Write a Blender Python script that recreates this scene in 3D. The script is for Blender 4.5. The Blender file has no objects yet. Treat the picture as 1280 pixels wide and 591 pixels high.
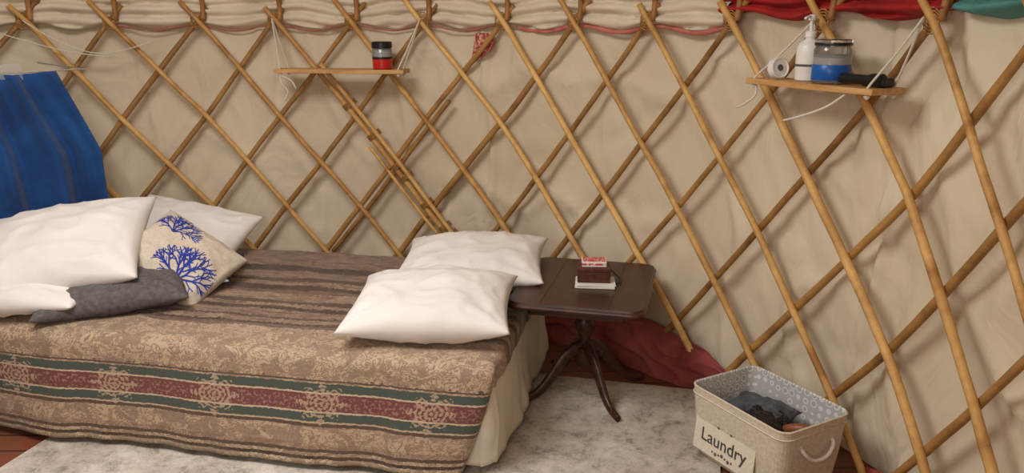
import bpy, bmesh, math, random
from mathutils import Vector, Matrix, noise
random.seed(7)
sc = bpy.context.scene
try:
    sc.view_settings.view_transform = 'Standard'
except Exception: pass

def S(r, g, b):
    def c(x):
        x /= 255.0
        return x/12.92 if x <= .04045 else ((x+.055)/1.055)**2.4
    return (c(r), c(g), c(b), 1)

# ---------------------------------------------------------------- materials
def newmat(name):
    m = bpy.data.materials.new(name); m.use_nodes = True
    nt = m.node_tree
    return m, nt, nt.nodes['Principled BSDF']

def mat(name, c1, c2=None, rough=.6, scale=8, bump=0, bscale=60, metallic=0, spec=.4, trans=0, detail=4, lo=.35, hi=.65, stretch=(1,1,1), sheen=0):
    m, nt, b = newmat(name)
    b.inputs['Roughness'].default_value = rough
    b.inputs['Metallic'].default_value = metallic
    b.inputs['Specular IOR Level'].default_value = spec
    b.inputs['Transmission Weight'].default_value = trans
    b.inputs['Sheen Weight'].default_value = sheen
    tc = nt.nodes.new('ShaderNodeTexCoord')
    mp = nt.nodes.new('ShaderNodeMapping'); mp.inputs['Scale'].default_value = stretch
    nt.links.new(tc.outputs['Object'], mp.inputs['Vector'])
    if c2 is None: c2 = tuple(x*.85 for x in c1[:3])+(1,)
    n = nt.nodes.new('ShaderNodeTexNoise'); n.inputs['Scale'].default_value = scale; n.inputs['Detail'].default_value = detail
    nt.links.new(mp.outputs[0], n.inputs['Vector'])
    r = nt.nodes.new('ShaderNodeValToRGB')
    r.color_ramp.elements[0].position = lo; r.color_ramp.elements[0].color = c1
    r.color_ramp.elements[1].position = hi; r.color_ramp.elements[1].color = c2
    nt.links.new(n.outputs['Fac'], r.inputs['Fac'])
    nt.links.new(r.outputs['Color'], b.inputs['Base Color'])
    if bump:
        n2 = nt.nodes.new('ShaderNodeTexNoise'); n2.inputs['Scale'].default_value = bscale; n2.inputs['Detail'].default_value = 5
        nt.links.new(mp.outputs[0], n2.inputs['Vector'])
        bp = nt.nodes.new('ShaderNodeBump'); bp.inputs['Strength'].default_value = bump; bp.inputs['Distance'].default_value = .02
        nt.links.new(n2.outputs['Fac'], bp.inputs['Height']); nt.links.new(bp.outputs[0], b.inputs['Normal'])
    return m

def polemat(name, dark, light):
    m, nt, b = newmat(name)
    at = nt.nodes.new('ShaderNodeAttribute'); at.attribute_name = 'tint'
    tc = nt.nodes.new('ShaderNodeTexCoord')
    n = nt.nodes.new('ShaderNodeTexNoise'); n.inputs['Scale'].default_value = 35; n.inputs['Detail'].default_value = 5
    nt.links.new(tc.outputs['Object'], n.inputs['Vector'])
    a = nt.nodes.new('ShaderNodeMath'); a.operation = 'MULTIPLY_ADD'; a.inputs[1].default_value = .5
    nt.links.new(n.outputs['Fac'], a.inputs[0]); nt.links.new(at.outputs['Fac'], a.inputs[2])
    r = nt.nodes.new('ShaderNodeValToRGB')
    r.color_ramp.elements[0].position = .2; r.color_ramp.elements[0].color = dark
    r.color_ramp.elements[1].position = .8; r.color_ramp.elements[1].color = light
    nt.links.new(a.outputs[0], r.inputs['Fac']); nt.links.new(r.outputs[0], b.inputs['Base Color'])
    b.inputs['Roughness'].default_value = .5; b.inputs['Specular IOR Level'].default_value = .35
    return m

M = {}
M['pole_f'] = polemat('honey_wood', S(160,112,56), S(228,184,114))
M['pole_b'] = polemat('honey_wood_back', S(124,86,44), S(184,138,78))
M['roofpole'] = polemat('roof_wood', S(120,80,42), S(176,124,68))
M['white'] = mat('white_cotton', S(226,220,217), S(218,212,209), .85, 3, .12, 25, sheen=.1)
M['sheet'] = mat('cream_sheet', S(222,214,198), S(208,198,180), .85, 4, .15, 18)
M['grey'] = mat('grey_cotton', S(100,94,93), S(80,76,76), .9, 60, .2, 200)
M['navy'] = mat('navy_floral', S(40,44,62), S(170,170,175), .9, 38, .1, 100, lo=.5, hi=.56)
M['linen'] = mat('linen_beige', S(206,193,177), S(193,179,161), .9, 120, .3, 300)
M['coral'] = mat('coral_blue_print', S(26,46,136), S(30,54,150), .8)
M['blue'] = mat('blue_fabric', S(22,74,136), S(14,56,110), .9, 5, .3, 30, sheen=.15)
M['plastic'] = mat('clear_plastic', S(225,228,230), S(215,218,222), .15, 5, 0, trans=.75)
M['cord'] = mat('white_cord', S(226,220,208), S(208,200,184), .8, 200, .4, 400)
M['twine'] = mat('lashing_twine', S(180,136,78), S(140,98,50), .8, 120)
M['shelf'] = mat('shelf_wood', S(206,162,108), S(180,132,78), .5, 6, .05, 60, stretch=(1,8,8))
M['table'] = mat('dark_walnut', S(74,42,30), S(46,25,19), .34, 5, .05, 80, stretch=(3,22,3), spec=.35)
M['canvas'] = mat('canvas', S(212,200,180), S(196,182,160), .9, 80, .3, 250)
M['tag'] = mat('tag_cloth', S(220,209,192), S(212,200,182), .9, 80)
M['ink'] = mat('dark_ink', S(66,62,60), S(74,70,68), .7)
M['black'] = mat('black_plastic', S(22,22,24), S(28,28,30), .35)
M['red'] = mat('red_liquid', S(200,40,26), S(176,30,22), .25)
M['jarblue'] = mat('blue_label', S(20,90,170), S(16,76,150), .35)
M['whitepl'] = mat('white_plastic', S(230,228,226), S(222,220,218), .3)
M['glass'] = mat('jar_glass', S(225,228,228), S(215,220,222), .05, 3, 0, trans=.9)
M['brownbox'] = mat('brown_box', S(92,48,34), S(70,34,24), .5, 40, .2, 120)
M['cardred'] = mat('card_red', S(190,50,52), S(225,195,190), .4, 90, lo=.5, hi=.6)
M['paper'] = mat('paper', S(228,224,216), S(220,216,206), .7)
M['redcloth'] = mat('red_cloth', S(172,36,32), S(140,26,26), .85, 8, .3, 30)
M['maroon'] = mat('maroon_cloth', S(158,78,74), S(130,58,56), .9, 8, .25, 20)
M['teal'] = mat('teal_cloth', S(90,146,142), S(70,124,124), .85, 8, .3, 30)
M['trimred'] = mat('red_trim', S(200,122,108), S(180,96,86), .85, 20)
M['tabcloth'] = mat('patterned_red_cloth', S(166,64,56), S(206,170,140), .85, 60, lo=.5, hi=.6)
M['darkcloth'] = mat('dark_cloth', S(86,88,94), S(58,60,66), .9, 30, .3, 60)
M['brushwood'] = mat('brush_wood', S(140,84,48), S(112,62,34), .4, 10)
M['felt'] = mat('roof_felt', S(214,200,176), S(198,184,158), .9, 4, .3, 20)
M['foldcloth'] = mat('fold_cloth', S(224,211,190), S(208,193,170), .9, 5, .3, 20)
M['mattress'] = mat('mattress_tick', S(225,215,198), S(212,200,182), .9, 20)
M['bedwood'] = mat('bed_frame_wood', S(90,58,36), S(66,40,26), .5, 8, stretch=(1,8,8))

def wallmat():
    m, nt, b = newmat('wall_canvas')
    tc = nt.nodes.new('ShaderNodeTexCoord')
    n = nt.nodes.new('ShaderNodeTexNoise'); n.inputs['Scale'].default_value = 1.3; n.inputs['Detail'].default_value = 5
    nt.links.new(tc.outputs['Object'], n.inputs['Vector'])
    r = nt.nodes.new('ShaderNodeValToRGB')
    r.color_ramp.elements[0].position = .3; r.color_ramp.elements[0].color = S(202,186,160)
    r.color_ramp.elements[1].position = .7; r.color_ramp.elements[1].color = S(219,205,181)
    nt.links.new(n.outputs['Fac'], r.inputs['Fac']); nt.links.new(r.outputs[0], b.inputs['Base Color'])
    b.inputs['Roughness'].default_value = .9; b.inputs['Specular IOR Level'].default_value = .15
    mp = nt.nodes.new('ShaderNodeMapping'); mp.inputs['Scale'].default_value = (1,1,.55); mp.inputs['Rotation'].default_value=(.3,.2,0); nt.links.new(tc.outputs['Object'], mp.inputs[0])
    n2 = nt.nodes.new('ShaderNodeTexNoise'); n2.inputs['Scale'].default_value = 3.6; n2.inputs['Detail'].default_value = 4; n2.inputs['Distortion'].default_value = 1.2
    nt.links.new(mp.outputs[0], n2.inputs['Vector'])
    bp = nt.nodes.new('ShaderNodeBump'); bp.inputs['Strength'].default_value = .55; bp.inputs['Distance'].default_value = .05
    nt.links.new(n2.outputs['Fac'], bp.inputs['Height']); nt.links.new(bp.outputs[0], b.inputs['Normal'])
    return m
M['wall'] = wallmat()

def floormat():
    m, nt, b = newmat('floor_boards')
    tc = nt.nodes.new('ShaderNodeTexCoord')
    br = nt.nodes.new('ShaderNodeTexBrick')
    br.inputs['Color1'].default_value = S(140,82,58); br.inputs['Color2'].default_value = S(112,64,46)
    br.inputs['Mortar'].default_value = S(30,14,10); br.inputs['Scale'].default_value = 1
    br.inputs['Brick Width'].default_value = 2.2; br.inputs['Row Height'].default_value = .12; br.inputs['Mortar Size'].default_value = .004
    nt.links.new(tc.outputs['Object'], br.inputs['Vector'])
    n = nt.nodes.new('ShaderNodeTexNoise'); n.inputs['Scale'].default_value = 14
    mx = nt.nodes.new('ShaderNodeMix'); mx.data_type = 'RGBA'; mx.blend_type = 'MULTIPLY'; mx.inputs['Factor'].default_value = .5
    nt.links.new(tc.outputs['Object'], n.inputs['Vector'])
    nt.links.new(br.outputs['Color'], mx.inputs['A']); nt.links.new(n.outputs['Color'], mx.inputs['B'])
    nt.links.new(mx.outputs['Result'], b.inputs['Base Color']); b.inputs['Roughness'].default_value = .4
    return m
M['floor'] = floormat()

def rugmat():
    m, nt, b = newmat('distressed_rug')
    tc = nt.nodes.new('ShaderNodeTexCoord')
    n = nt.nodes.new('ShaderNodeTexNoise'); n.inputs['Scale'].default_value = 9; n.inputs['Detail'].default_value = 14; n.inputs['Roughness'].default_value = .86
    n.inputs['Distortion'].default_value = .3
    nt.links.new(tc.outputs['Object'], n.inputs['Vector'])
    r = nt.nodes.new('ShaderNodeValToRGB')
    e = r.color_ramp.elements
    e[0].position = .40; e[0].color = S(138,128,120)
    e[1].position = .58; e[1].color = S(214,205,195)
    x = e.new(.48); x.color = S(190,181,171)
    nt.links.new(n.outputs['Fac'], r.inputs['Fac'])
    n3 = nt.nodes.new('ShaderNodeTexNoise'); n3.inputs['Scale'].default_value = 2.6; n3.inputs['Detail'].default_value = 3
    nt.links.new(tc.outputs['Object'], n3.inputs['Vector'])
    r3 = nt.nodes.new('ShaderNodeValToRGB'); r3.color_ramp.elements[0].position = .40; r3.color_ramp.elements[0].color = (.80,.76,.73,1); r3.color_ramp.elements[1].position = .56; r3.color_ramp.elements[1].color = (1,1,1,1)
    nt.links.new(n3.outputs['Fac'], r3.inputs['Fac'])
    mx = nt.nodes.new('ShaderNodeMix'); mx.data_type = 'RGBA'; mx.blend_type = 'MULTIPLY'; mx.inputs['Factor'].default_value = 1
    nt.links.new(r.outputs[0], mx.inputs['A']); nt.links.new(r3.outputs[0], mx.inputs['B'])
    nt.links.new(mx.outputs['Result'], b.inputs['Base Color']); b.inputs['Roughness'].default_value = .95
    n2 = nt.nodes.new('ShaderNodeTexNoise'); n2.inputs['Scale'].default_value = 220
    nt.links.new(tc.outputs['Object'], n2.inputs['Vector'])
    bp = nt.nodes.new('ShaderNodeBump'); bp.inputs['Strength'].default_value = .5; bp.inputs['Distance'].default_value = .01
    nt.links.new(n2.outputs['Fac'], bp.inputs['Height']); nt.links.new(bp.outputs[0], b.inputs['Normal'])
    return m
M['rug'] = rugmat()

def linermat():
    m, nt, b = newmat('damask_liner')
    tc = nt.nodes.new('ShaderNodeTexCoord')
    v = nt.nodes.new('ShaderNodeTexVoronoi'); v.inputs['Scale'].default_value = 30; v.inputs['Randomness'].default_value = .2
    nt.links.new(tc.outputs['Object'], v.inputs['Vector'])
    r = nt.nodes.new('ShaderNodeValToRGB'); r.color_ramp.interpolation = 'CONSTANT'
    e = r.color_ramp.elements; e[0].color = S(214,212,208); e[1].position = .28; e[1].color = S(168,168,168)
    x = e.new(.42); x.color = S(214,212,208); x = e.new(.52); x.color = S(176,176,176)
    nt.links.new(v.outputs['Distance'], r.inputs['Fac']); nt.links.new(r.outputs[0], b.inputs['Base Color'])
    b.inputs['Roughness'].default_value = .9
    return m
M['liner'] = linermat()

HTOT = 1.66
def spreadmat():
    m, nt, b = newmat('woven_bedspread')
    N = nt.nodes.new; L = nt.links.new
    def math_(op, a, b_=None, c=None):
        n = N('ShaderNodeMath'); n.operation = op
        for i, v in enumerate((a, b_, c)):
            if v is None: continue
            if isinstance(v, (int, float)): n.inputs[i].default_value = v
            else: L(v, n.inputs[i])
        return n.outputs[0]
    uv = N('ShaderNodeUVMap'); uv.uv_map = 'UVMap'
    sep = N('ShaderNodeSeparateXYZ'); L(uv.outputs[0], sep.inputs[0])
    U, V = sep.outputs[0], sep.outputs[1]
    nz = N('ShaderNodeTexNoise'); nz.inputs['Scale'].default_value = 60; nz.inputs['Detail'].default_value = 3; L(uv.outputs[0], nz.inputs['Vector'])
    topm = math_('GREATER_THAN', V, .32)
    jamp = math_('MULTIPLY_ADD', topm, .040, .010)
    jit = math_('MULTIPLY', math_('SUBTRACT', nz.outputs['Fac'], .5), jamp)
    h = math_('ADD', V, jit)
    hn = math_('DIVIDE', h, HTOT)
    tan = S(176,152,126); tan2 = S(158,132,108); dk = S(54,36,30); dk2 = S(78,57,47); br = S(120,94,76); green = S(64,72,64); wine = S(106,54,51); cream = S(186,165,138); tp=S(146,120,100)
    stops = [(0,cream),(.014,dk),(.03,tan),(.042,dk2),(.055,tan2),(.075,tan),(.140,dk2),(.152,tan),(.160,green),(.194,cream),(.199,wine),(.262,cream),(.267,green),(.300,tan),(.308,dk2),(.316,tan),
             (.58,br),(.61,dk),(.635,tan2),(.675,dk2),(.70,tp),(.765,dk),(.80,tan2),(.835,dk2),(.87,tan2),(.96,br),(1.00,dk),(1.06,tan2),(1.11,dk2),(1.16,tp),(1.26,dk),(1.34,tp)]
    def ramp(st):
        r = N('ShaderNodeValToRGB'); r.color_ramp.interpolation = 'CONSTANT'
        e = r.color_ramp.elements
        e[0].position = 0; e[0].color = st[0][1]
        e[1].position = st[1][0]/HTOT; e[1].color = st[1][1]
        for p, c in st[2:]:
            x = e.new(p/HTOT); x.color = c
        L(hn, r.inputs['Fac']); return r.outputs[0]
    base = ramp(stops)
    mp2 = N('ShaderNodeMapping'); mp2.inputs['Scale'].default_value = (1,1.3,1); L(uv.outputs[0], mp2.inputs[0])
    nb = N('ShaderNodeTexNoise'); nb.inputs['Scale'].default_value = 18; nb.inputs['Detail'].default_value = 5; nb.inputs['Distortion'].default_value = 2.4; nb.inputs['Roughness'].default_value = .65
    L(mp2.outputs[0], nb.inputs['Vector'])
    d = math_('ABSOLUTE', math_('SUBTRACT', nb.outputs['Fac'], .5))
    br_m = math_('LESS_THAN', d, .034)
    nb2 = N('ShaderNodeTexNoise'); nb2.inputs['Scale'].default_value = 12; nb2.inputs['Detail'].default_value = 6; nb2.inputs['Distortion'].default_value = 1; L(mp2.outputs[0], nb2.inputs['Vector'])
    br_m2 = math_('GREATER_THAN', nb2.outputs['Fac'], .54)
    mask = math_('MAXIMUM', br_m, math_('MULTIPLY', br_m2, .7))
    inb = math_('MULTIPLY', math_('GREATER_THAN', V, .155), math_('LESS_THAN', V, .305))
    out = math_('SUBTRACT', 1, inb)
    fac = math_('MULTIPLY', math_('MULTIPLY', mask, out), .66)
    mx = N('ShaderNodeMix'); mx.data_type = 'RGBA'; L(fac, mx.inputs['Factor']); L(base, mx.inputs['A']); mx.inputs['B'].default_value = S(94,71,58)
    mp3 = N('ShaderNodeMapping'); mp3.inputs['Scale'].default_value = (9, 60, 1); L(uv.outputs[0], mp3.inputs[0])
    ns = N('ShaderNodeTexNoise'); ns.inputs['Scale'].default_value = 1; ns.inputs['Detail'].default_value = 4; L(mp3.outputs[0], ns.inputs['Vector'])
    st_m = math_('MULTIPLY', math_('MULTIPLY', math_('GREATER_THAN', ns.outputs['Fac'], .56), math_('GREATER_THAN', V, .58)), .45)
    mx2 = N('ShaderNodeMix'); mx2.data_type = 'RGBA'; L(st_m, mx2.inputs['Factor']); L(mx.outputs['Result'], mx2.inputs['A']); mx2.inputs['B'].default_value = S(66,46,37)
    nw = N('ShaderNodeTexNoise'); nw.inputs['Scale'].default_value = 40; nw.inputs['Detail'].default_value = 2; L(uv.outputs[0], nw.inputs['Vector'])
    wu = math_('MULTIPLY', math_('SUBTRACT', nw.outputs['Fac'], .5), .018)
    Uw = math_('ADD', U, wu)
    fu = math_('MULTIPLY', math_('SUBTRACT', math_('FRACT', math_('DIVIDE', math_('ADD', Uw, .06), .43)), .5), .43)
    fv = math_('ADD', math_('SUBTRACT', V, .231), wu)
    fus = math_('MULTIPLY', fu, .8)
    r = math_('SQRT', math_('ADD', math_('MULTIPLY', fus, fus), math_('MULTIPLY', fv, fv)))
    th = math_('ARCTAN2', fv, fus)
    r0 = math_('MULTIPLY_ADD', math_('COSINE', math_('MULTIPLY', th, 8)), .014, .066)
    ins = math_('LESS_THAN', r, r0)
    nm = N('ShaderNodeTexNoise'); nm.inputs['Scale'].default_value = 85; nm.inputs['Detail'].default_value = 3; L(uv.outputs[0], nm.inputs['Vector'])
    pat = math_('GREATER_THAN', math_('ADD', math_('MULTIPLY', math_('SINE', math_('MULTIPLY', r, 420)), .16), math_('ADD', math_('MULTIPLY', math_('COSINE', math_('MULTIPLY', th, 12)), .12), nm.outputs['Fac'])), .48)
    med = math_('MULTIPLY', ins, pat)
    inw = math_('LESS_THAN', math_('ABSOLUTE', math_('SUBTRACT', V, .231)), .026)
    fill = math_('MULTIPLY', math_('MULTIPLY', inw, math_('GREATER_THAN', nm.outputs['Fac'], .55)), .35)
    mf = math_('MAXIMUM', math_('MULTIPLY', med, .72), fill)
    mx3 = N('ShaderNodeMix'); mx3.data_type = 'RGBA'; L(mf, mx3.inputs['Factor']); L(mx2.outputs['Result'], mx3.inputs['A']); mx3.inputs['B'].default_value = S(180,153,128)
    L(mx3.outputs['Result'], b.inputs['Base Color'])
    b.inputs['Roughness'].default_value = .7; b.inputs['Sheen Weight'].default_value = .15
    nf = N('ShaderNodeTexNoise'); nf.inputs['Scale'].default_value = 160; L(uv.outputs[0], nf.inputs['Vector'])
    hh = math_('ADD', math_('MULTIPLY', mask, .5), nf.outputs['Fac'])
    bp = N('ShaderNodeBump'); bp.inputs['Strength'].default_value = .35; bp.inputs['Distance'].default_value = .006
    L(hh, bp.inputs['Height']); L(bp.outputs[0], b.inputs['Normal'])
    return m
M['spread'] = spreadmat()

# ---------------------------------------------------------------- geometry helpers
def link(o, parent=None):
    sc.collection.objects.link(o)
    if parent is not None: o.parent = parent
    return o
def empty(name, loc=(0,0,0), rz=0):
    e = bpy.data.objects.new(name, None); e.empty_display_size = .1
    e.location = loc; e.rotation_euler = (0,0,rz); sc.collection.objects.link(e); return e
def mesh(name, V, F, mt, parent=None, smooth=True, loc=(0,0,0), mats=None, fm=None):
    me = bpy.data.meshes.new(name); me.from_pydata([tuple(v) for v in V], [], F); me.update()
    for m_ in (mats or [mt]): me.materials.append(m_)
    if fm:
        for p_, i in zip(me.polygons, fm): p_.material_index = i
    if smooth: me.polygons.foreach_set('use_smooth', [True]*len(me.polygons))
    o = bpy.data.objects.new(name, me); o.location = loc
    return link(o, parent)
def box(name, sx, sy, sz, loc, mt, parent=None, bev=.004, rz=0, segs=3):
    bm = bmesh.new(); bmesh.ops.create_cube(bm, size=1)
    for v in bm.verts: v.co = Vector((v.co.x*sx, v.co.y*sy, v.co.z*sz))
    if bev: bmesh.ops.bevel(bm, geom=bm.edges[:], offset=bev, segments=segs, affect='EDGES', profile=.5)
    me = bpy.data.meshes.new(name); bm.to_mesh(me); bm.free(); me.materials.append(mt)
    o = bpy.data.objects.new(name, me); o.location = loc; o.rotation_euler = (0,0,rz)
    return link(o, parent)
def lathe(name, prof, mt, loc=(0,0,0), parent=None, n=32, smooth=True):
    V=[];F=[]
    for r,z in prof:
        for i in range(n):
            a=2*math.pi*i/n; V.append((r*math.cos(a), r*math.sin(a), z))
    for k in range(len(prof)-1):
        for i in range(n):
            j=(i+1)%n; F.append((k*n+i,k*n+j,(k+1)*n+j,(k+1)*n+i))
    F.append(tuple(range(n-1,-1,-1))); F.append(tuple((len(prof)-1)*n+i for i in range(n)))
    o = mesh(name,V,F,mt,parent,smooth,loc)
    md=o.modifiers.new('es','EDGE_SPLIT'); md.split_angle=math.radians(40)
    return o
def tube_data(P, rad, n=8, flat=1.0):
    V=[];F=[];m_=len(P); P=[Vector(p) for p in P]
    for i,p in enumerate(P):
        t=(P[min(i+1,m_-1)]-P[max(i-1,0)]).normalized()
        up=Vector((0,0,1)) if abs(t.z)<.95 else Vector((0,1,0))
        a=t.cross(up).normalized(); b=a.cross(t)
        r=rad(i/(m_-1)) if callable(rad) else rad
        for k in range(n):
            w=2*math.pi*k/n; V.append(p+a*math.cos(w)*r*flat+b*math.sin(w)*r)
    for i in range(m_-1):
        for k in range(n):
            j=(k+1)%n; F.append((i*n+k,i*n+j,(i+1)*n+j,(i+1)*n+k))
    F.append(tuple(range(n-1,-1,-1))); F.append(tuple((m_-1)*n+k for k in range(n)))
    return V,F
def tube(name,P,rad,mt,parent=None,n=8,flat=1.0,loc=(0,0,0)):
    V,F=tube_data(P,rad,n,flat); return mesh(name,V,F,mt,parent,True,loc)
def smoothpath(P,k=8):
    P=[Vector(p) for p in P]; out=[]
    for i in range(len(P)-1):
        p0=P[max(i-1,0)];p1=P[i];p2=P[i+1];p3=P[min(i+2,len(P)-1)]
        for j in range(k):
            t=j/k
            out.append(.5*((2*p1)+(-p0+p2)*t+(2*p0-5*p1+4*p2-p3)*t*t+(-p0+3*p1-3*p2+p3)*t**3))
    out.append(P[-1]); return out
def N3(x,y,z): return noise.noise(Vector((x,y,z)))

# ---------------------------------------------------------------- yurt shell
CX,CY=-1.2,1.73; RL=2.6; WH=1.6
def cyl(phi,r,z): return Vector((CX+r*math.sin(phi), CY+r*math.cos(phi), z))
DP=2*math.pi/40
off={0:.08,1:0,2:.03,3:-.02,4:-.02,5:-.06,6:0,7:-.03,8:-.08,9:-.04,10:.03,11:.16,12:.1}
def colphi(k):
    i=math.floor(k); f=k-i
    def g(i):
        i=i%40
        return off.get(i,0)
    return -.4851+DP*k+DP*((1-f)*g(i)+f*g(i+1))*.9
nu,nz_=900,56
V=[];F=[]
WT=1.72
for j in range(nz_+1):
    z=WT*j/nz_
    for i in range(nu):
        phi=2*math.pi*i/nu
        x,y=math.sin(phi)*2.6,math.cos(phi)*2.6
        a=N3(x*1.6,y*1.6,z*1.1)*.030
        w=N3(x*2.6+9+z*.9,y*2.6,z*1.3+z*x*.2); a+=.030*(1-abs(w))**9
        w=N3(x*3.6+3-z*1.3,y*3.6,z*1.5+5); a+=-.020*(1-abs(w))**9
        w=N3(x*5.5+z*2.2,y*5.5-z*2.2,z*.8+15); a+=.010*(1-abs(w))**8
        for sp,am in ((colphi(5.75),.030),(colphi(10.6),.030),(colphi(1.3),.022),(colphi(14),.02),(colphi(25),.02)):
            dd=(phi-sp+.012*math.sin(z*5)+math.pi)%(2*math.pi)-math.pi
            a+=am*math.exp(-(dd/.006)**2)
        V.append(cyl(phi,min(2.70,2.705-a-.02*math.sin(math.pi*z/WT)),z))
for j in range(nz_):
    for i in range(nu):
        k=(i+1)%nu; F.append((j*nu+i,j*nu+k,(j+1)*nu+k,(j+1)*nu+i))
mesh('wall_round',V,F,M['wall'])
n=96; V=[cyl(2*math.pi*i/n,2.78,0) for i in range(n)]+[cyl(2*math.pi*i/n,2.78,-.06) for i in range(n)]
F=[tuple(range(n-1,-1,-1)),tuple(range(n,2*n))]+[(i,(i+1)%n,n+(i+1)%n,n+i) for i in range(n)]
mesh('floor',V,F,M['floor'],smooth=False)
V=[];F=[];n=120
rp=[(2.72,1.70),(2.70,1.78),(1.6,2.32),(.62,2.80)]
for r,z in rp:
    for i in range(n): V.append(cyl(2*math.pi*i/n,r,z+(.012*math.sin(i*2.1) if r<2.6 else 0)))
for k in range(3):
    for i in range(n): j=(i+1)%n; F.append((k*n+i,k*n+j,(k+1)*n+j,(k+1)*n+i))
mesh('ceiling',V,F,M['felt'])
e=empty('roof_crown_ring',(CX,CY,2.74))
P=[(.62*math.cos(a*math.pi/30),.62*math.sin(a*math.pi/30),0) for a in range(61)]
tube('ring',P,.045,M['roofpole'],e,10)
for q in (-.2,.2):
    tube('spoke',[(-.58,q,.02),(0,q,.12),(.58,q,.02)],.016,M['roofpole'],e)
    tube('spoke',[(q,-.58,.02),(q,0,.12),(q,.58,.02)],.016,M['roofpole'],e)

def add_pole(VV,FF,TT,pts,rad,seed,n=8):
    V,F=tube_data(pts,rad,n); o=len(VV)
    VV+=V; FF+=[tuple(o+i for i in f) for f in F]
    base=random.uniform(.12,.42)
    for i in range(len(V)):
        k=i//n
        TT.append(base+.25*N3(seed*3.1,k*.35,0)-(.25 if N3(seed*7.7,k*.9,4)>.45 else 0))
def finish(name,VV,FF,TT,mt,parent=None):
    o=mesh(name,VV,FF,mt,parent)
    a=o.data.attributes.new('tint','FLOAT','POINT'); a.data.foreach_set('value',TT); return o
lat=empty('lattice_wall_frame')
def slope(i):
    i=((i+10)%40)-10
    t=max(0,min(1,(i-3)/5.0))
    return (3.25+(2.98-3.25)*t)/WH
def poleline(i,sgn,R,seed,z0=1.71,z1=.02,shift=0,n=46):
    pts=[]
    for s in range(n+1):
        t=s/n; z=z0+(z1-z0)*t
        ic=i if sgn==1 else i-3
        k=i+shift+sgn*(WH-z)*slope(ic)
        ph=colphi(k)+.008*N3(seed*5.3,z*1.5,1)+.0015*N3(seed*2.3,z*8,7)
        R_=R+.008*N3(seed*1.7,z*1.7,3)-.012*math.sin(math.pi*z/WT)
        pts.append(cyl(ph,R_,z))
    return pts
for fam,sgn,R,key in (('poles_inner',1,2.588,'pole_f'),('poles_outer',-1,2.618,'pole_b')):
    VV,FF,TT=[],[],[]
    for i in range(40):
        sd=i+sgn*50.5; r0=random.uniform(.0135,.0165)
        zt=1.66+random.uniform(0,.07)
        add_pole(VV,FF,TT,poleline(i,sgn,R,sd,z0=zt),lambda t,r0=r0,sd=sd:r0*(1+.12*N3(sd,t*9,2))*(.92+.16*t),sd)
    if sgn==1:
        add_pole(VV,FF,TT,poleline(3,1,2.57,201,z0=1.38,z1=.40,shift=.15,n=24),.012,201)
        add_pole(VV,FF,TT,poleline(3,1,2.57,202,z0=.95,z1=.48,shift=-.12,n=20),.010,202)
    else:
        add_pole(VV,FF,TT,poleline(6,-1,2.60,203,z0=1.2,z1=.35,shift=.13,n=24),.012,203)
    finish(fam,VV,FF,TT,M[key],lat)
V=[];F=[]
for zz in (1.18,1.02,.86,.80,.66,.54,.50):
    k=3.07+(WH-zz)*slope(3); ph=colphi(k)
    tdir=(cyl(colphi(k+.2),2.575,zz-.2/slope(3))-cyl(colphi(k),2.575,zz)).normalized()
    rad=Vector((math.sin(ph),math.cos(ph),0)); wd=tdir.cross(rad).normalized()
    for q in range(4):
        c=cyl(ph,2.58,zz)+tdir*(q*.008)
        P=[c+wd*.040*math.cos(a*math.pi/6)+rad*.024*math.sin(a*math.pi/6) for a in range(13)]
        v,f=tube_data(P,.003,5); o=len(V); V+=v; F+=[tuple(o+x for x in ff) for ff in f]
mesh('twine_lashings',V,F,M['twine'],lat)
V=[];F=[]
for i in range(40):
    c=cyl(colphi(i),2.59,WH)
    for q in range(3):
        P=[c+Vector((math.cos(colphi(i))*.03*math.cos(a*math.pi/5),-math.sin(colphi(i))*.03*math.cos(a*math.pi/5),.03*math.sin(a*math.pi/5)+(q-1)*.01)) for a in range(11)]
        v,f=tube_data(P,.003,5); o=len(V); V+=v; F+=[tuple(o+x for x in ff) for ff in f]
mesh('top_ties',V,F,M['twine'],lat)
VV,FF,TT=[],[],[]
for i in range(40):
    ph=colphi(i)+.012
    a=cyl(ph,2.60,1.60); b_=cyl(ph,2.50,1.80); c=cyl(2*math.pi*i/40-.485,.62,2.74)
    pts=smoothpath([a,b_,a.lerp(c,.5)+Vector((0,0,.04)),c],8)
    add_pole(VV,FF,TT,pts,lambda t:.013,i+300)
o=finish('roof_poles',VV,FF,TT,M['roofpole'])

def topfold(name,k0,k1,mt,zb=1.57,zt=1.77,seed=0,rb=2.665,th=.05):
    n=int((k1-k0)*26)+2; m_=26; V=[];F=[]
    for i in range(n):
        k=k0+(k1-k0)*i/(n-1); ph=colphi(k)
        sag=.016*math.cos((k%1)*math.pi*2)+.014*N3(k*2,seed,0)
        for j in range(m_+1):
            t=j/m_; z=zb+(zt-zb)*t+sag*(1-t)
            w=abs(math.sin(t*math.pi*3.5+1.6*N3(k*1.1,seed,2)+.7*math.cos(k*6.28)))
            r=rb-.012-th*(w**.7)*(.6+.6*(N3(k*2.3,t*3,seed)+.5))
            if j==0: r=rb+.02
            V.append(cyl(ph,r,z))
    for i in range(n-1):
        for j in range(m_):
            a=i*(m_+1)+j; F.append((a,a+1,a+m_+2,a+m_+1))
    return mesh(name,V,F,mt)
topfold('gathered_roof_cloth',-3,8.95,M['foldcloth'],seed=1,th=.05)
topfold('red_blanket',8.85,11.1,M['redcloth'],zb=1.615,seed=5,th=.06)
topfold('teal_blanket',11.15,13,M['teal'],zb=1.62,seed=9,th=.07)
V=[];F=[];n=240
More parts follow.
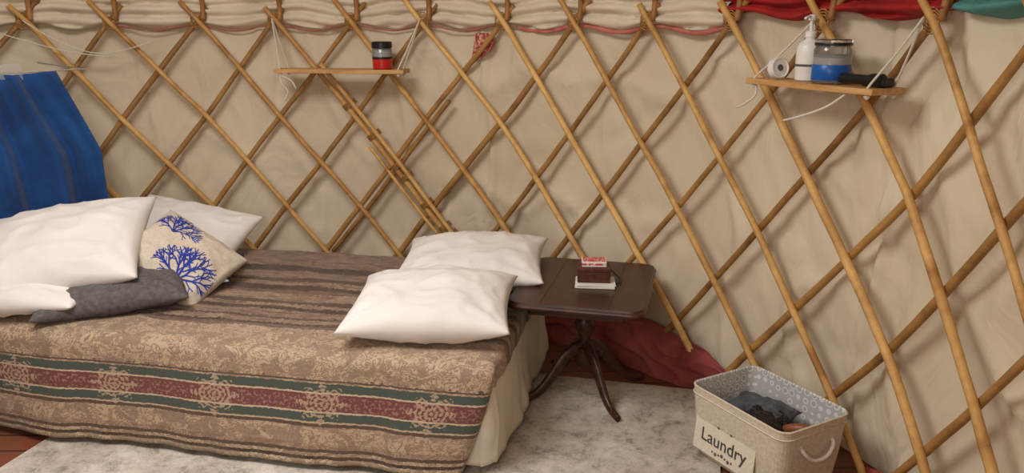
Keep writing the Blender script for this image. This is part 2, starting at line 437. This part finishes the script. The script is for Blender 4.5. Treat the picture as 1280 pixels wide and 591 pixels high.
for i in range(n):
    k=1+8*i/(n-1); ph=colphi(k); s=.014*math.cos(k*6.283)+.012*N3(k*2,0,0)
    hh=.003*(1+1.2*N3(k*4,3,0))+(.006 if k>6.2 else 0)
    V+= [cyl(ph,2.640,1.563+s-hh), cyl(ph,2.626,1.563+s), cyl(ph,2.640,1.563+s+hh)]
for i in range(n-1):
    for j in range(2):
        a=i*3+j; F.append((a,a+1,a+4,a+3))
mesh('trim_red_piping',V,F,M['trimred'])
V=[];F=[]
ph=colphi(5.72)
for j in range(9):
    t=j/8
    for i in range(7):
        u=(i/6-.5)
        wd=.045*math.sin(math.pi*min(1,.25+t*.75))
        V.append(cyl(ph+.004+u*wd-.018*t+.006*math.sin(t*4), 2.625+.010*math.sin(i*2.5+t*4),1.54-.15*t))
for j in range(8):
    for i in range(6):
        a=j*7+i; F.append((a,a+1,a+8,a+7))
mesh('red_cloth_tab',V,F,M['tabcloth'])

# ---------------------------------------------------------------- rug
rot=math.radians(-13.5)
V=[];F=[]
u=Vector((math.cos(rot),math.sin(rot),0)); v_=Vector((-math.sin(rot),math.cos(rot),0))
o0=Vector((.82,3.27,0))
c=[o0+u*.10, o0+u*(-2.48), o0+u*(-2.48)-v_*2.2, o0+u*.10-v_*2.2]
nx,ny=60,40
for j in range(ny+1):
    for i in range(nx+1):
        p=c[0].lerp(c[1],i/nx).lerp(c[3].lerp(c[2],i/nx),j/ny)
        V.append((p.x,p.y,.010+.0015*N3(p.x*5,p.y*5,0)))
for j in range(ny):
    for i in range(nx):
        a=j*(nx+1)+i; F.append((a,a+1,a+nx+2,a+nx+1))
b0=len(V)
ring=[i for i in range(nx+1)]+[j*(nx+1)+nx for j in range(1,ny+1)]+[ny*(nx+1)+i for i in range(nx-1,-1,-1)]+[j*(nx+1) for j in range(ny-1,0,-1)]
for r_ in ring: V.append((V[r_][0],V[r_][1],.0))
for i in range(len(ring)):
    j=(i+1)%len(ring); F.append((ring[i],ring[j],b0+j,b0+i))
mesh('area_rug',V,F,M['rug'],smooth=False)

# ---------------------------------------------------------------- bed
BR=math.radians(-11)
bed=empty('bed',(-.085,2.585,0),BR)     # local: -x to head, +y to back wall
L_,W_=2.08,1.14; ZT=.45
box('mattress',L_-.04,W_-.04,.2,(-L_/2,W_/2,.335),M['mattress'],bed,.05,segs=4)
box('bed_base',L_-.08,W_-.08,.08,(-L_/2,W_/2,.195),M['bedwood'],bed,.006)
for x in (-.1,-L_+.1):
    for y in (.09,W_-.09): box('bed_leg',.06,.06,.146,(x,y,.086),M['bedwood'],bed,.004)
def bend(d,r=.035):
    if d<=0: return d,0
    q=r*math.pi/2
    if d<q: a=d/r; return r*math.sin(a), r*(1-math.cos(a))
    return r,r+(d-q)
DF=.44
nsx,nsy=260,150
V=[];F=[];UV=[]
s_min,s_max=-.10,L_+.02
for i in range(nsx+1):
    s=s_min+(s_max-s_min)*i/nsx
    for j in range(nsy+1):
        h=HTOT*j/nsy
        a=DF-h
        back=h-DF-W_
        fo,fd=bend(a,.045) if a>0 else (a,0)
        y=-fo if a>0 else -a
        z=ZT-fd
        if back>0:
            bo,bd=bend(back,.03); y=W_+bo; z=ZT-bd
        x=-s
        sd=-s
        if sd>0:
            so,sdp=bend(sd,.03)
            if a>0.02:
                m_=min(sd,a); x=so+m_*.12; z=ZT-max(fd,sdp); y=-fo+ (sd*.25)
            else:
                x=so; z=min(z,ZT-sdp)
        if a>0:
            g=min(1,a/.44)
            ww=math.sin(s*9+1.3*math.sin(s*3.1))*.5+.9*N3(s*3.3,a*.8,2)+.35*N3(s*11,a*2,5)
            y-=g*(.040+.028*ww)
            z+=g*.008*N3(s*6,0,8)
            x-=.13*g**1.3*math.exp(-max(s,0)/.45)
        else:
            env=min(1,-a/.05)
            z+=env*(.007*N3(x*4,y*5,1)+.007*(1-abs(N3(x*2.2+y*1.5,y*7,6)))**5)
            if sd>0: x+=.012*N3(y*9,sd*4,2)
        z=max(z,.035)
        V.append((x,y,z)); UV.append((s,h))
for i in range(nsx):
    for j in range(nsy):
        a=i*(nsy+1)+j; F.append((a,a+nsy+1,a+nsy+2,a+1))
o=mesh('bedspread',V,F,M['spread'],bed)
uvl=o.data.uv_layers.new(name='UVMap')
for lp in o.data.loops: uvl.data[lp.index].uv=UV[lp.vertex_index]
sm=o.modifiers.new('sol','SOLIDIFY'); sm.thickness=.004; sm.offset=-1
# bed sheet hanging down the foot end and wrapping the front corner
path=[]
ns=100
for i in range(ns+1): path.append((.0,W_-.02-(W_-.06)*i/ns,1,0))
for i in range(1,13):
    a=i/12*math.pi/2; path.append((-.04+.04*math.cos(a),.04-.04*math.sin(a),math.cos(a),-math.sin(a)))
for i in range(1,40): path.append((-.04-.45*i/39,0,0,-1))
V=[];F=[];m_=20
for i,(px,py,nx_,ny_) in enumerate(path):
    d=i*.0112
    fr=1 if nx_>.99 else (0.25 if ny_<-.99 else .6)
    for j in range(m_+1):
        q=j/m_; z=.43-.39*q
        b_=.012*fr+fr*q*(.030*(1+.5*math.sin(d*9+q))+.018*N3(d*9,q*1.2,3)+.022*N3(d*4,q*2.5,7))
        b_+=.045*math.exp(-((d-1.20)/.10)**2)*math.sin(math.pi*min(1,q*1.05))**2*max(0,q-.2)*1.5
        V.append((px+nx_*b_,py+ny_*b_*.8,max(.018,z+.012*N3(d*5,q,0)*q)))
for i in range(len(path)-1):
    for j in range(m_):
        a=i*(m_+1)+j; F.append((a,a+m_+1,a+m_+2,a+1))
o=mesh('hanging_sheet',V,F,M['sheet'],bed)
sm=o.modifiers.new('sol','SOLIDIFY'); sm.thickness=.003

# ---------------------------------------------------------------- pillows
def pillow_h(u,v,t,seed,w,d):
    e=max(0,(1-u*u)*(1-v*v))
    h=t/2*e**.45
    env=min(1,e*4)
    h+=env*(.014*N3(u*1.8+seed,v*1.8,seed)+.010*(1-abs(N3(u*2.6+seed,v*2.6,seed+4)))**4-.004)
    cr=abs(u)*abs(v)
    ang=math.atan2(1.05-abs(v),1.05-abs(u))
    h+=.008*math.sin(ang*13+seed)*cr*env
    return h
def pillow(name,w,d,t,center,e1,e2,mt,seed=0,pinch=.08,n=48,parent=None):
    e1=Vector(e1).normalized(); e2=Vector(e2); e2=(e2-e1*e2.dot(e1)).normalized(); e3=e1.cross(e2)
    V=[];F=[]
    def xy(u,v): return (w/2*u*(1-pinch*(1-v*v)*u*u), d/2*v*(1-pinch*(1-u*u)*v*v))
    def cs(i): return math.sin((i/n*2-1)*math.pi/2)*.35+(i/n*2-1)*.65
    for side in (1,-1):
        for j in range(n+1):
            for i in range(n+1):
                u,v=cs(i),cs(j); x,y=xy(u,v)
                V.append((x,y,side*pillow_h(u,v,t,seed+side,w,d)))
    k=(n+1)**2
    for s in (0,1):
        for j in range(n):
            for i in range(n):
                a=s*k+j*(n+1)+i; f=(a,a+1,a+n+2,a+n+1); F.append(f if s==0 else f[::-1])
    o=mesh(name,V,F,mt,parent)
    bm=bmesh.new(); bm.from_mesh(o.data); bmesh.ops.remove_doubles(bm,verts=bm.verts,dist=.0006); bm.to_mesh(o.data); bm.free()
    R=Matrix((e1,e2,e3)).transposed().to_4x4(); R.translation=Vector(center)
    if parent: o.matrix_basis=R
    else: o.matrix_world=R
    return o,xy
pillow('white_pillow',.66,.53,.19,(-.175,3.45,.56),(1,-.08,.03),(.2,1,.10),M['white'],1)
pillow('white_pillow',.63,.54,.20,(-.305,2.90,.555),(1,-.06,.02),(.28,1,.08),M['white'],5)
pillow('white_pillow',.66,.46,.17,(-1.64,3.84,.57),(1,-.22,-.14),(.1,.8,.45),M['white'],9)
pillow('white_pillow',.62,.50,.16,(-2.0,3.15,.54),(1,-.02,0),(.1,1,.02),M['white'],31,pinch=.02)
pillow('grey_pillow',.58,.44,.16,(-1.65,3.16,.53),(1,.36,.06),(-.36,1,.12),M['grey'],15)
pillow('white_pillow',.74,.56,.24,(-1.91,3.23,.67),(1,.16,.14),(-.12,.90,.40),M['white'],19)
pillow('navy_floral_pillow',.42,.36,.10,(-1.46,3.48,.51),(1,.1,0),(-.1,1,.05),M['navy'],22)
CW,CD,CT=.43,.37,.17
tp,xy=pillow('coral_print_cushion',CW,CD,CT,(-1.44,3.33,.60),(.84,-.2,-.50),(.06,.82,.50),M['linen'],25,pinch=.05)
def branch(out,x,y,ang,ln,wd,dep):
    pts=[(x,y)]; a=ang
    for k in range(5):
        a+=random.uniform(-.16,.16); x+=math.cos(a)*ln/5; y+=math.sin(a)*ln/5; pts.append((x,y))
    out.append((pts,wd))
    if dep>0:
        for q in (-1,0,1) if dep>1 else (-1,1):
            branch(out,x,y,a+q*random.uniform(.35,.6),ln*random.uniform(.62,.8),wd*.75,dep-1)
        if dep>1:
            xm,ym=pts[3]; branch(out,xm,ym,a+random.choice((-1,1))*.8,ln*.6,wd*.6,dep-2)
def coral(cx,cy,size,ang,name):
    out=[]; random.seed(4)
    for q in (-.95,-.5,0,.5,.95): branch(out,cx,cy,ang+q,size*.34,.0095*size/.2,3)
    V=[];F=[]
    for pts,wd in out:
        b0=len(V)
        for k,(x,y) in enumerate(pts):
            a=pts[max(k-1,0)]; b=pts[min(k+1,len(pts)-1)]
            dx,dy=b[0]-a[0],b[1]-a[1]; l=math.hypot(dx,dy) or 1
            for s in (-1,1):
                px,py=x-dy/l*wd/2*s, y+dx/l*wd/2*s
                u,v=max(-.97,min(.97,px/(CW/2))),max(-.97,min(.97,py/(CD/2)))
                X,Y=xy(u,v); V.append((X,Y,pillow_h(u,v,CT,26,CW,CD)+.0018))
        for k in range(len(pts)-1): a=b0+2*k; F.append((a,a+1,a+3,a+2))
    o=mesh(name,V,F,M['coral']); o.parent=tp
coral(.085,-.13,.185,1.75,'coral_print')
coral(-.085,.045,.14,1.75,'coral_print_small')

# ---------------------------------------------------------------- pedestal table
tb=empty('pedestal_side_table',(.315,3.245,0),math.radians(-14))
def rrect(sx,sy,r,n=6):
    P=[]
    for cx,cy,a0 in ((sx/2-r,sy/2-r,0),(-sx/2+r,sy/2-r,90),(-sx/2+r,-sy/2+r,180),(sx/2-r,-sy/2+r,270)):
        for k in range(n+1):
            a=math.radians(a0+90*k/n); P.append((cx+r*math.cos(a),cy+r*math.sin(a)))
    return P
def slab(name,levels,mt,parent,loc=(0,0,0),cap=True,smooth=False,mats=None,fmf=None):
    V=[];F=[];n=None;fm=[]
    for li,(sx,sy,r,z) in enumerate(levels):
        P=rrect(sx,sy,r); n=len(P); V+=[(x,y,z) for x,y in P]
    for k in range(len(levels)-1):
        for i in range(n):
            j=(i+1)%n; F.append((k*n+i,k*n+j,(k+1)*n+j,(k+1)*n+i)); fm.append(fmf(k) if fmf else 0)
    F.append(tuple(range(n-1,-1,-1))); fm.append(0)
    F.append(tuple((len(levels)-1)*n+i for i in range(n))); fm.append(fmf(len(levels)) if fmf else 0)
    o=mesh(name,V,F,mt,parent,smooth,loc,mats,fm)
    return o
TH=.525
slab('table_top',[(.53,.64,.045,TH-.03),(.55,.66,.05,TH-.026),(.555,.665,.05,TH-.018),(.55,.66,.05,TH-.012),(.54,.65,.05,TH-.008),(.535,.645,.05,TH)],M['table'],tb)
slab('apron',[(.40,.50,.02,TH-.075),(.41,.51,.02,TH-.03)],M['table'],tb)
for x in (-.135,.135):
    box('leaf_joint',.003,.64,.0015,(x,0,TH+.0003),M['black'],tb,0)
lathe('column',[(.02,.14),(.034,.145),(.042,.17),(.042,.21),(.048,.22),(.048,.232),(.030,.245),(.026,.27),(.034,.30),(.046,.325),(.048,.345),(.034,.37),(.026,.385),(.034,.395),(.040,.405),(.034,.415),(.034,.43),(.06,.45),(.06,.455)],M['table'],parent=tb)
for q in range(4):
    a=math.radians(45+90*q-8)
    P=[]
    for r,z in ((.015,.225),(.05,.215),(.10,.18),(.15,.115),(.20,.06),(.25,.030),(.305,.020)):
        P.append((r*math.cos(a),r*math.sin(a),z+.009))
    tube('sabre_leg',smoothpath(P,6),lambda t:.033-.017*t,M['table'],tb,12,.75)
s=empty('napkin_pad',(.35,3.21,TH+.001),math.radians(-6))
box('pad',.165,.13,.012,(0,0,.006),M['paper'],s,.002)
box('pad_sheet',.16,.125,.003,(.004,-.004,.0135),M['paper'],s,.001,rz=.04)
s=empty('keepsake_box',(.345,3.225,TH+.017),math.radians(-4))
box('body',.135,.10,.046,(0,0,.023),M['brownbox'],s,.003)
box('lid',.14,.105,.018,(0,0,.056),M['brownbox'],s,.004)
for k in range(5): box('rib',.137,.102,.002,(0,0,.006+k*.009),M['table'],s,.0005)
s=empty('playing_cards_box',(.345,3.225,TH+.0825),math.radians(-2))
box('carton',.102,.074,.022,(0,0,.011),M['paper'],s,.002)
box('face',.094,.066,.001,(0,0,.0224),M['cardred'],s,.0003)
box('side_band',.1025,.0745,.009,(0,0,.011),M['cardred'],s,.001)
s=empty('charging_cable',(.43,3.25,TH+.002))
tube('cable',smoothpath([(-.005,-.05,.003),(.03,-.03,.003),(.035,.02,.003),(.01,.05,.02),(-.01,.03,.045)],8),.0022,M['black'],s,6)

# ---------------------------------------------------------------- laundry basket
bk=empty('laundry_basket',(.925,2.64,.013),math.radians(-61))
def fmf(k): return 1 if k>=5 else 0
h=.275
slab('basket_shell',[(.41,.28,.04,0),(.42,.29,.045,.01),(.445,.315,.045,h*.5),(.462,.332,.045,h-.012),(.466,.336,.045,h),(.456,.326,.042,h+.003),(.448,.318,.04,h-.002),(.42,.295,.04,.05),(.40,.27,.035,.016)],M['canvas'],bk,smooth=False,mats=[M['canvas'],M['liner']],fmf=fmf)
P=[(x,y,h-.028) for x,y in rrect(.464,.334,.045,8)]; P.append(P[0])
tube('rim_seam',P,.0022,M['tag'],bk,6)
tg=bpy.data.objects.new('tag_root',None); link(tg,bk); tg.location=(.0,-.160,.118); tg.rotation_euler=(math.radians(90)-.08,0,0)
box('name_tag',.30,.15,.003,(-.04,-.01,0),M['tag'],tg,.001)
def text(body,size,loc,parent,mt,ext=.0006):
    cu=bpy.data.curves.new('t','FONT'); cu.body=body; cu.size=size; cu.extrude=ext; cu.align_x='CENTER'; cu.align_y='CENTER'
    cu.offset=.0001
    o=bpy.data.objects.new('tmp',cu); sc.collection.objects.link(o); bpy.context.view_layer.update()
    me=bpy.data.meshes.new_from_object(o.evaluated_get(bpy.context.evaluated_depsgraph_get())); bpy.data.objects.remove(o)
    me.materials.clear(); me.materials.append(mt)
    o=bpy.data.objects.new('lettering',me); o.location=loc; link(o,parent); return o
text('Laundry',.070,(-.04,-.016,.003),tg,M['ink'])
for yy in (.045,-.062):
    for k in range(-3,4):
        lathe('scroll_dot',[(.001,0),(.0045 if k%2 else .007,.0),(.0045 if k%2 else .007,.001)],M['grey'],(-.04+k*.016,yy+.004*math.cos(k*1.5),.0015),tg,10)
for sg in (1,-1):
    xx=sg*.228
    P=smoothpath([(xx-.0*sg,-.075,.20),(xx+.012*sg,-.07,.185),(xx+.02*sg,-.04,.158),(xx+.022*sg,0,.150),(xx+.02*sg,.04,.158),(xx+.012*sg,.07,.185),(xx,.075,.20)],6)
    tube('rope_handle',P,.007,M['cord'],bk,8)
    for yy in (-.075,.075): lathe('eyelet',[(.008,-.002),(.012,0),(.008,.002)],M['canvas'],(xx,yy,.2),bk,12).rotation_euler=(0,math.pi/2,0)
V=[];F=[];n=60
for j in range(n+1):
    for i in range(n+1):
        u,v=i/n*2-1,j/n*2-1
        e=max(0,(1-u**4)*(1-v**4))
        z=.07+.09*e**.5+.05*N3(u*1.8,v*1.8,3)*e+.045*(1-abs(N3(u*2.6,v*2.6,8)))**3*e
        V.append((u*.185,v*.12,z))
for j in range(n):
    for i in range(n): a=j*(n+1)+i; F.append((a,a+1,a+n+2,a+n+1))
mesh('folded_dark_clothes',V,F,M['darkcloth'],bk)
pillow('grey_bag',.26,.12,.07,(-.05,.03,.195),(1,.15,.05),(-.1,1,.25),M['darkcloth'],3,n=24,parent=bk)
pillow('dark_pouch',.16,.11,.05,(.03,-.04,.20),(1,-.3,0),(.3,1,-.1),M['black'],8,n=20,parent=bk)
P=[(.02+ (.07-.006*k*.1)*math.cos(k*.5),-.01+.045*math.sin(k*.5),.222+.003*math.sin(k)) for k in range(40)]
tube('coiled_cable',P,.0035,M['black'],bk,6)
tube('brush_handle',smoothpath([(.10,-.02,.20),(.14,.0,.215),(.175,.02,.225)],6),lambda t:.012+.006*math.sin(t*3.1),M['brushwood'],bk,12)

# ---------------------------------------------------------------- shelves
def hanging_shelf(name,loc,rz,length,depth,tops,dang):
    e=empty(name,loc,rz)
    bpy.context.view_layer.update()
    box('board',length,depth,.02,(0,0,0),M['shelf'],e,.002)
    inv=e.matrix_world.inverted()
    for sx,tp_ in ((-1,tops[0]),(1,tops[1])):
        tl=inv@Vector(tp_)
        for sy in (-1,1):
            x=sx*(length/2-.03); y=sy*(depth/2-.015)
            mid=Vector((x,y,0)).lerp(tl,.5)
            tube('cord',smoothpath([(x,y,-.015),(x,y,.012),tuple(mid),tuple(tl)],8),.0042,M['cord'],e,6)
            lathe('knot',[(.002,-.026),(.009,-.02),(.01,-.014),(.004,-.009)],M['cord'],(x,y,0),e,10)
    for P in dang: tube('cord_tail',smoothpath(P,8),.0045,M['cord'],e,6)
    return e
T=lambda i,r=2.56,z=1.61,d=0:tuple(cyl(colphi(i)+d,r,z))
sh1=hanging_shelf('hanging_shelf',(-.875,4.20,1.35),math.radians(-6.8),.68,.14,(T(3),T(5)),
   [[(-.31,-.055,-.02),(-.30,-.07,-.06),(-.27,-.07,-.10),(-.29,-.07,-.15)],[(-.31,-.055,-.02),(-.25,-.06,-.05),(-.23,-.06,-.09)]])
sh2=hanging_shelf('hanging_shelf',(1.06,2.80,1.384),math.radians(-64.4),.57,.15,(T(10),T(11)),
   [[(-.25,-.055,-.015),(-.23,-.075,-.05),(-.27,-.09,-.085),(-.31,-.09,-.10)],[(.17,-.06,-.015),(.12,-.09,-.06),(.02,-.10,-.10),(-.05,-.10,-.12)]])
def onshelf(sh,x,y): 
    bpy.context.view_layer.update(); p=sh.matrix_world@Vector((x,y,.0105)); return tuple(p)
j=empty('red_jar',onshelf(sh1,.215,.0))
lathe('glass_body',[(.042,.05),(.05,.051),(.05,.10),(.044,.108)],M['glass'],parent=j)
lathe('red_wax',[(.044,0),(.05,.004),(.05,.05),(.04,.052)],M['red'],parent=j)
lathe('inner_cup',[(.03,.053),(.036,.09),(.02,.10)],M['whitepl'],parent=j)
lathe('lid',[(.046,.104),(.052,.106),(.052,.132),(.047,.137),(.0,.137)],M['black'],parent=j)
lathe('lid_band',[(.050,.050),(.0515,.052),(.0515,.060),(.050,.062)],M['black'],parent=j)
j=empty('pump_bottle',onshelf(sh2,-.075,.015))
lathe('bottle',[(.036,0),(.041,.004),(.042,.01),(.042,.115),(.036,.13),(.018,.142),(.015,.15)],M['whitepl'],parent=j)
lathe('label',[(.0424,.03),(.0428,.031),(.0428,.10),(.0424,.101)],M['paper'],parent=j)
lathe('label_print',[(.0429,.05),(.0430,.0505),(.0430,.058),(.0429,.0585)],M['grey'],parent=j)
lathe('collar',[(.017,.148),(.019,.15),(.019,.168),(.012,.172)],M['whitepl'],parent=j)
lathe('stem',[(.006,.17),(.006,.21)],M['whitepl'],parent=j)
lathe('pump_head',[(.01,.205),(.013,.207),(.013,.222),(.009,.226)],M['whitepl'],parent=j)
tube('nozzle',smoothpath([(0,0,.217),(-.02,-.02,.218),(-.035,-.03,.212)],5),.005,M['whitepl'],j,8)
j=empty('clear_jar',onshelf(sh2,.045,.0))
lathe('glass_body',[(.055,0),(.062,.004),(.062,.11),(.055,.125)],M['glass'],parent=j)
lathe('blue_label',[(.0622,.012),(.063,.013),(.063,.062),(.0622,.063)],M['jarblue'],parent=j)
lathe('contents',[(.05,.01),(.055,.012),(.055,.085),(.04,.09)],M['paper'],parent=j)
lathe('lid',[(.055,.122),(.06,.124),(.06,.142),(.055,.146),(.0,.146)],M['glass'],parent=j)
lathe('lid_band',[(.0605,.126),(.061,.127),(.061,.133),(.0605,.134)],M['black'],parent=j)
j=empty('black_torch',onshelf(sh2,.18,-.01),math.radians(-64))
def hl(name,prof,mt,par,z=.022): 
    o=lathe(name,prof,mt,(0,0,z),par,20); o.rotation_euler=(0,math.pi/2,0); return o
hl('barrel',[(.014,-.09),(.016,-.088),(.016,.03),(.022,.05),(.022,.085),(.018,.088)],M['black'],j)
box('pouch',.09,.06,.03,(.05,.02,.016),M['black'],j,.01)
j=empty('round_white_tin',onshelf(sh2,-.18,-.02),math.radians(20))
o=lathe('tin',[(.034,-.014),(.038,-.013),(.038,.012),(.034,.014),(.03,.010),(.0,.010)],M['whitepl'],(0,0,.040),j,28); o.rotation_euler=(math.radians(80),0,0)
o=lathe('tin_mark',[(.0,.0112),(.012,.0112),(.012,.0118)],M['grey'],(0,0,.040),j,16); o.rotation_euler=(math.radians(80),0,0)

# ---------------------------------------------------------------- blue curtain
V=[];F=[];n=220;m_=60
A=Vector((-2.05,3.94,0)); B=Vector((-2.80,3.36,0)); nrm=Vector((.63,-.77,0))
for i in range(n+1):
    t=i/n
    for jx in range(m_+1):
        q=jx/m_; z=1.375-.02*t-.010*math.sin(t*9)-q*.92
        g=max(0,1-q/.42); st=.15*g
        p=A.lerp(B,st+(1-st)*t)
        amp=.030+.014*q
        w=math.sin(t*30+1.6*N3(t*2,q*1.5,0)+q*1.6)+.5*math.sin(t*63+q*3+2*N3(t*4,q*2,4))+.35*N3(t*8,q*4,2)
        p=p+nrm*(amp*w*.8)+nrm*.035
        V.append((p.x,p.y,z))
for i in range(n):
    for jx in range(m_): a=i*(m_+1)+jx; F.append((a,a+m_+1,a+m_+2,a+1))
cu=empty('blue_curtain')
o=mesh('cloth',V,F,M['blue'],cu); sm=o.modifiers.new('s','SOLIDIFY'); sm.thickness=.003
tube('hanging_line',[tuple(cyl(colphi(0.1),2.56,1.40)),tuple(A+Vector((0,0,1.375))),tuple(B+Vector((0,0,1.35))),tuple(cyl(colphi(-2.6),2.55,1.4))],.004,M['cord'],cu,6)
V=[];F=[]
for i in range(41):
    t=i/40; p=A.lerp(B,.30+t*.6)
    for q in range(5):
        V.append((p.x+.01*math.sin(t*20)+nrm.x*.03,p.y+.01*math.cos(t*17)+nrm.y*.03,1.335+q*.02+.006*math.sin(t*11+q)))
for i in range(40):
    for q in range(4): a=i*5+q; F.append((a,a+5,a+6,a+1))
mesh('plastic_cover',V,F,M['plastic'],cu)
e=empty('guy_cords')
tube('cord',smoothpath([T(0,2.55,1.60),T(.4,2.50,1.50),T(.9,2.53,1.44),T(1.5,2.56,1.50)],8),.003,M['cord'],e,6)
tube('cord',smoothpath([T(-.3,2.55,1.55),T(.4,2.52,1.46),T(1.0,2.55,1.42)],8),.003,M['cord'],e,6)

def footcloth(name,k0,k1,hgt,mt,seed,dep=.12):
    n=140;m_=28;V=[];F=[]
    for i in range(n+1):
        k=k0+(k1-k0)*i/n; env=math.sin(math.pi*i/n)**.45
        for jx in range(m_+1):
            q=jx/m_
            z=hgt*env*(math.cos(q*math.pi/2)**.7)*(1+.4*N3(k*2,q*1,seed))
            r=2.63-dep*env*math.sin(q*math.pi/2)+.02*N3(k*3,q*3,seed)
            z+=.02*env*(1-abs(N3(k*1.5+q*2,q*5,seed+2)))**4*(1-q)
            r-=.025*env*(1-abs(N3(k*1.6-q*2,q*4,seed+6)))**5
            V.append(cyl(colphi(k),r-.01,max(z,.002)))
    for i in range(n):
        for jx in range(m_): a=i*(m_+1)+jx; F.append((a,a+m_+1,a+m_+2,a+1))
    mesh(name,V,F,mt)
footcloth('maroon_blanket',6.3,9.6,.20,M['maroon'],1,.09)
footcloth('maroon_blanket',10.8,12.6,.10,M['maroon'],7,.07)

# ---------------------------------------------------------------- lights, world, camera
w=bpy.data.worlds.new('W'); sc.world=w; w.use_nodes=True
w.node_tree.nodes['Background'].inputs[0].default_value=(.95,.93,.9,1); w.node_tree.nodes['Background'].inputs[1].default_value=1.0
def area(name,loc,tgt,size,power,col):
    l=bpy.data.lights.new(name,'AREA'); l.size=size; l.energy=power; l.color=col
    o=bpy.data.objects.new(name,l); o.location=loc
    d=Vector(tgt)-Vector(loc); o.rotation_euler=d.to_track_quat('-Z','Y').to_euler(); link(o)
area('crown_skylight',(CX,CY,2.70),(CX,CY,0),1.15,76,(1,.965,.92))
area('fill_behind',(-.7,-.15,1.95),(-.1,3.2,.9),1.1,33,(1,.95,.88))  # soft warm fill light added behind the camera, no visible fixture
cam=bpy.data.cameras.new('cam'); cam.sensor_width=36; cam.lens=36*1000/1280; cam.clip_start=.02
co=bpy.data.objects.new('camera',cam); co.location=(0,0,1.6); co.rotation_euler=(math.pi/2-math.radians(15.1),0,0); link(co)
sc.camera=co
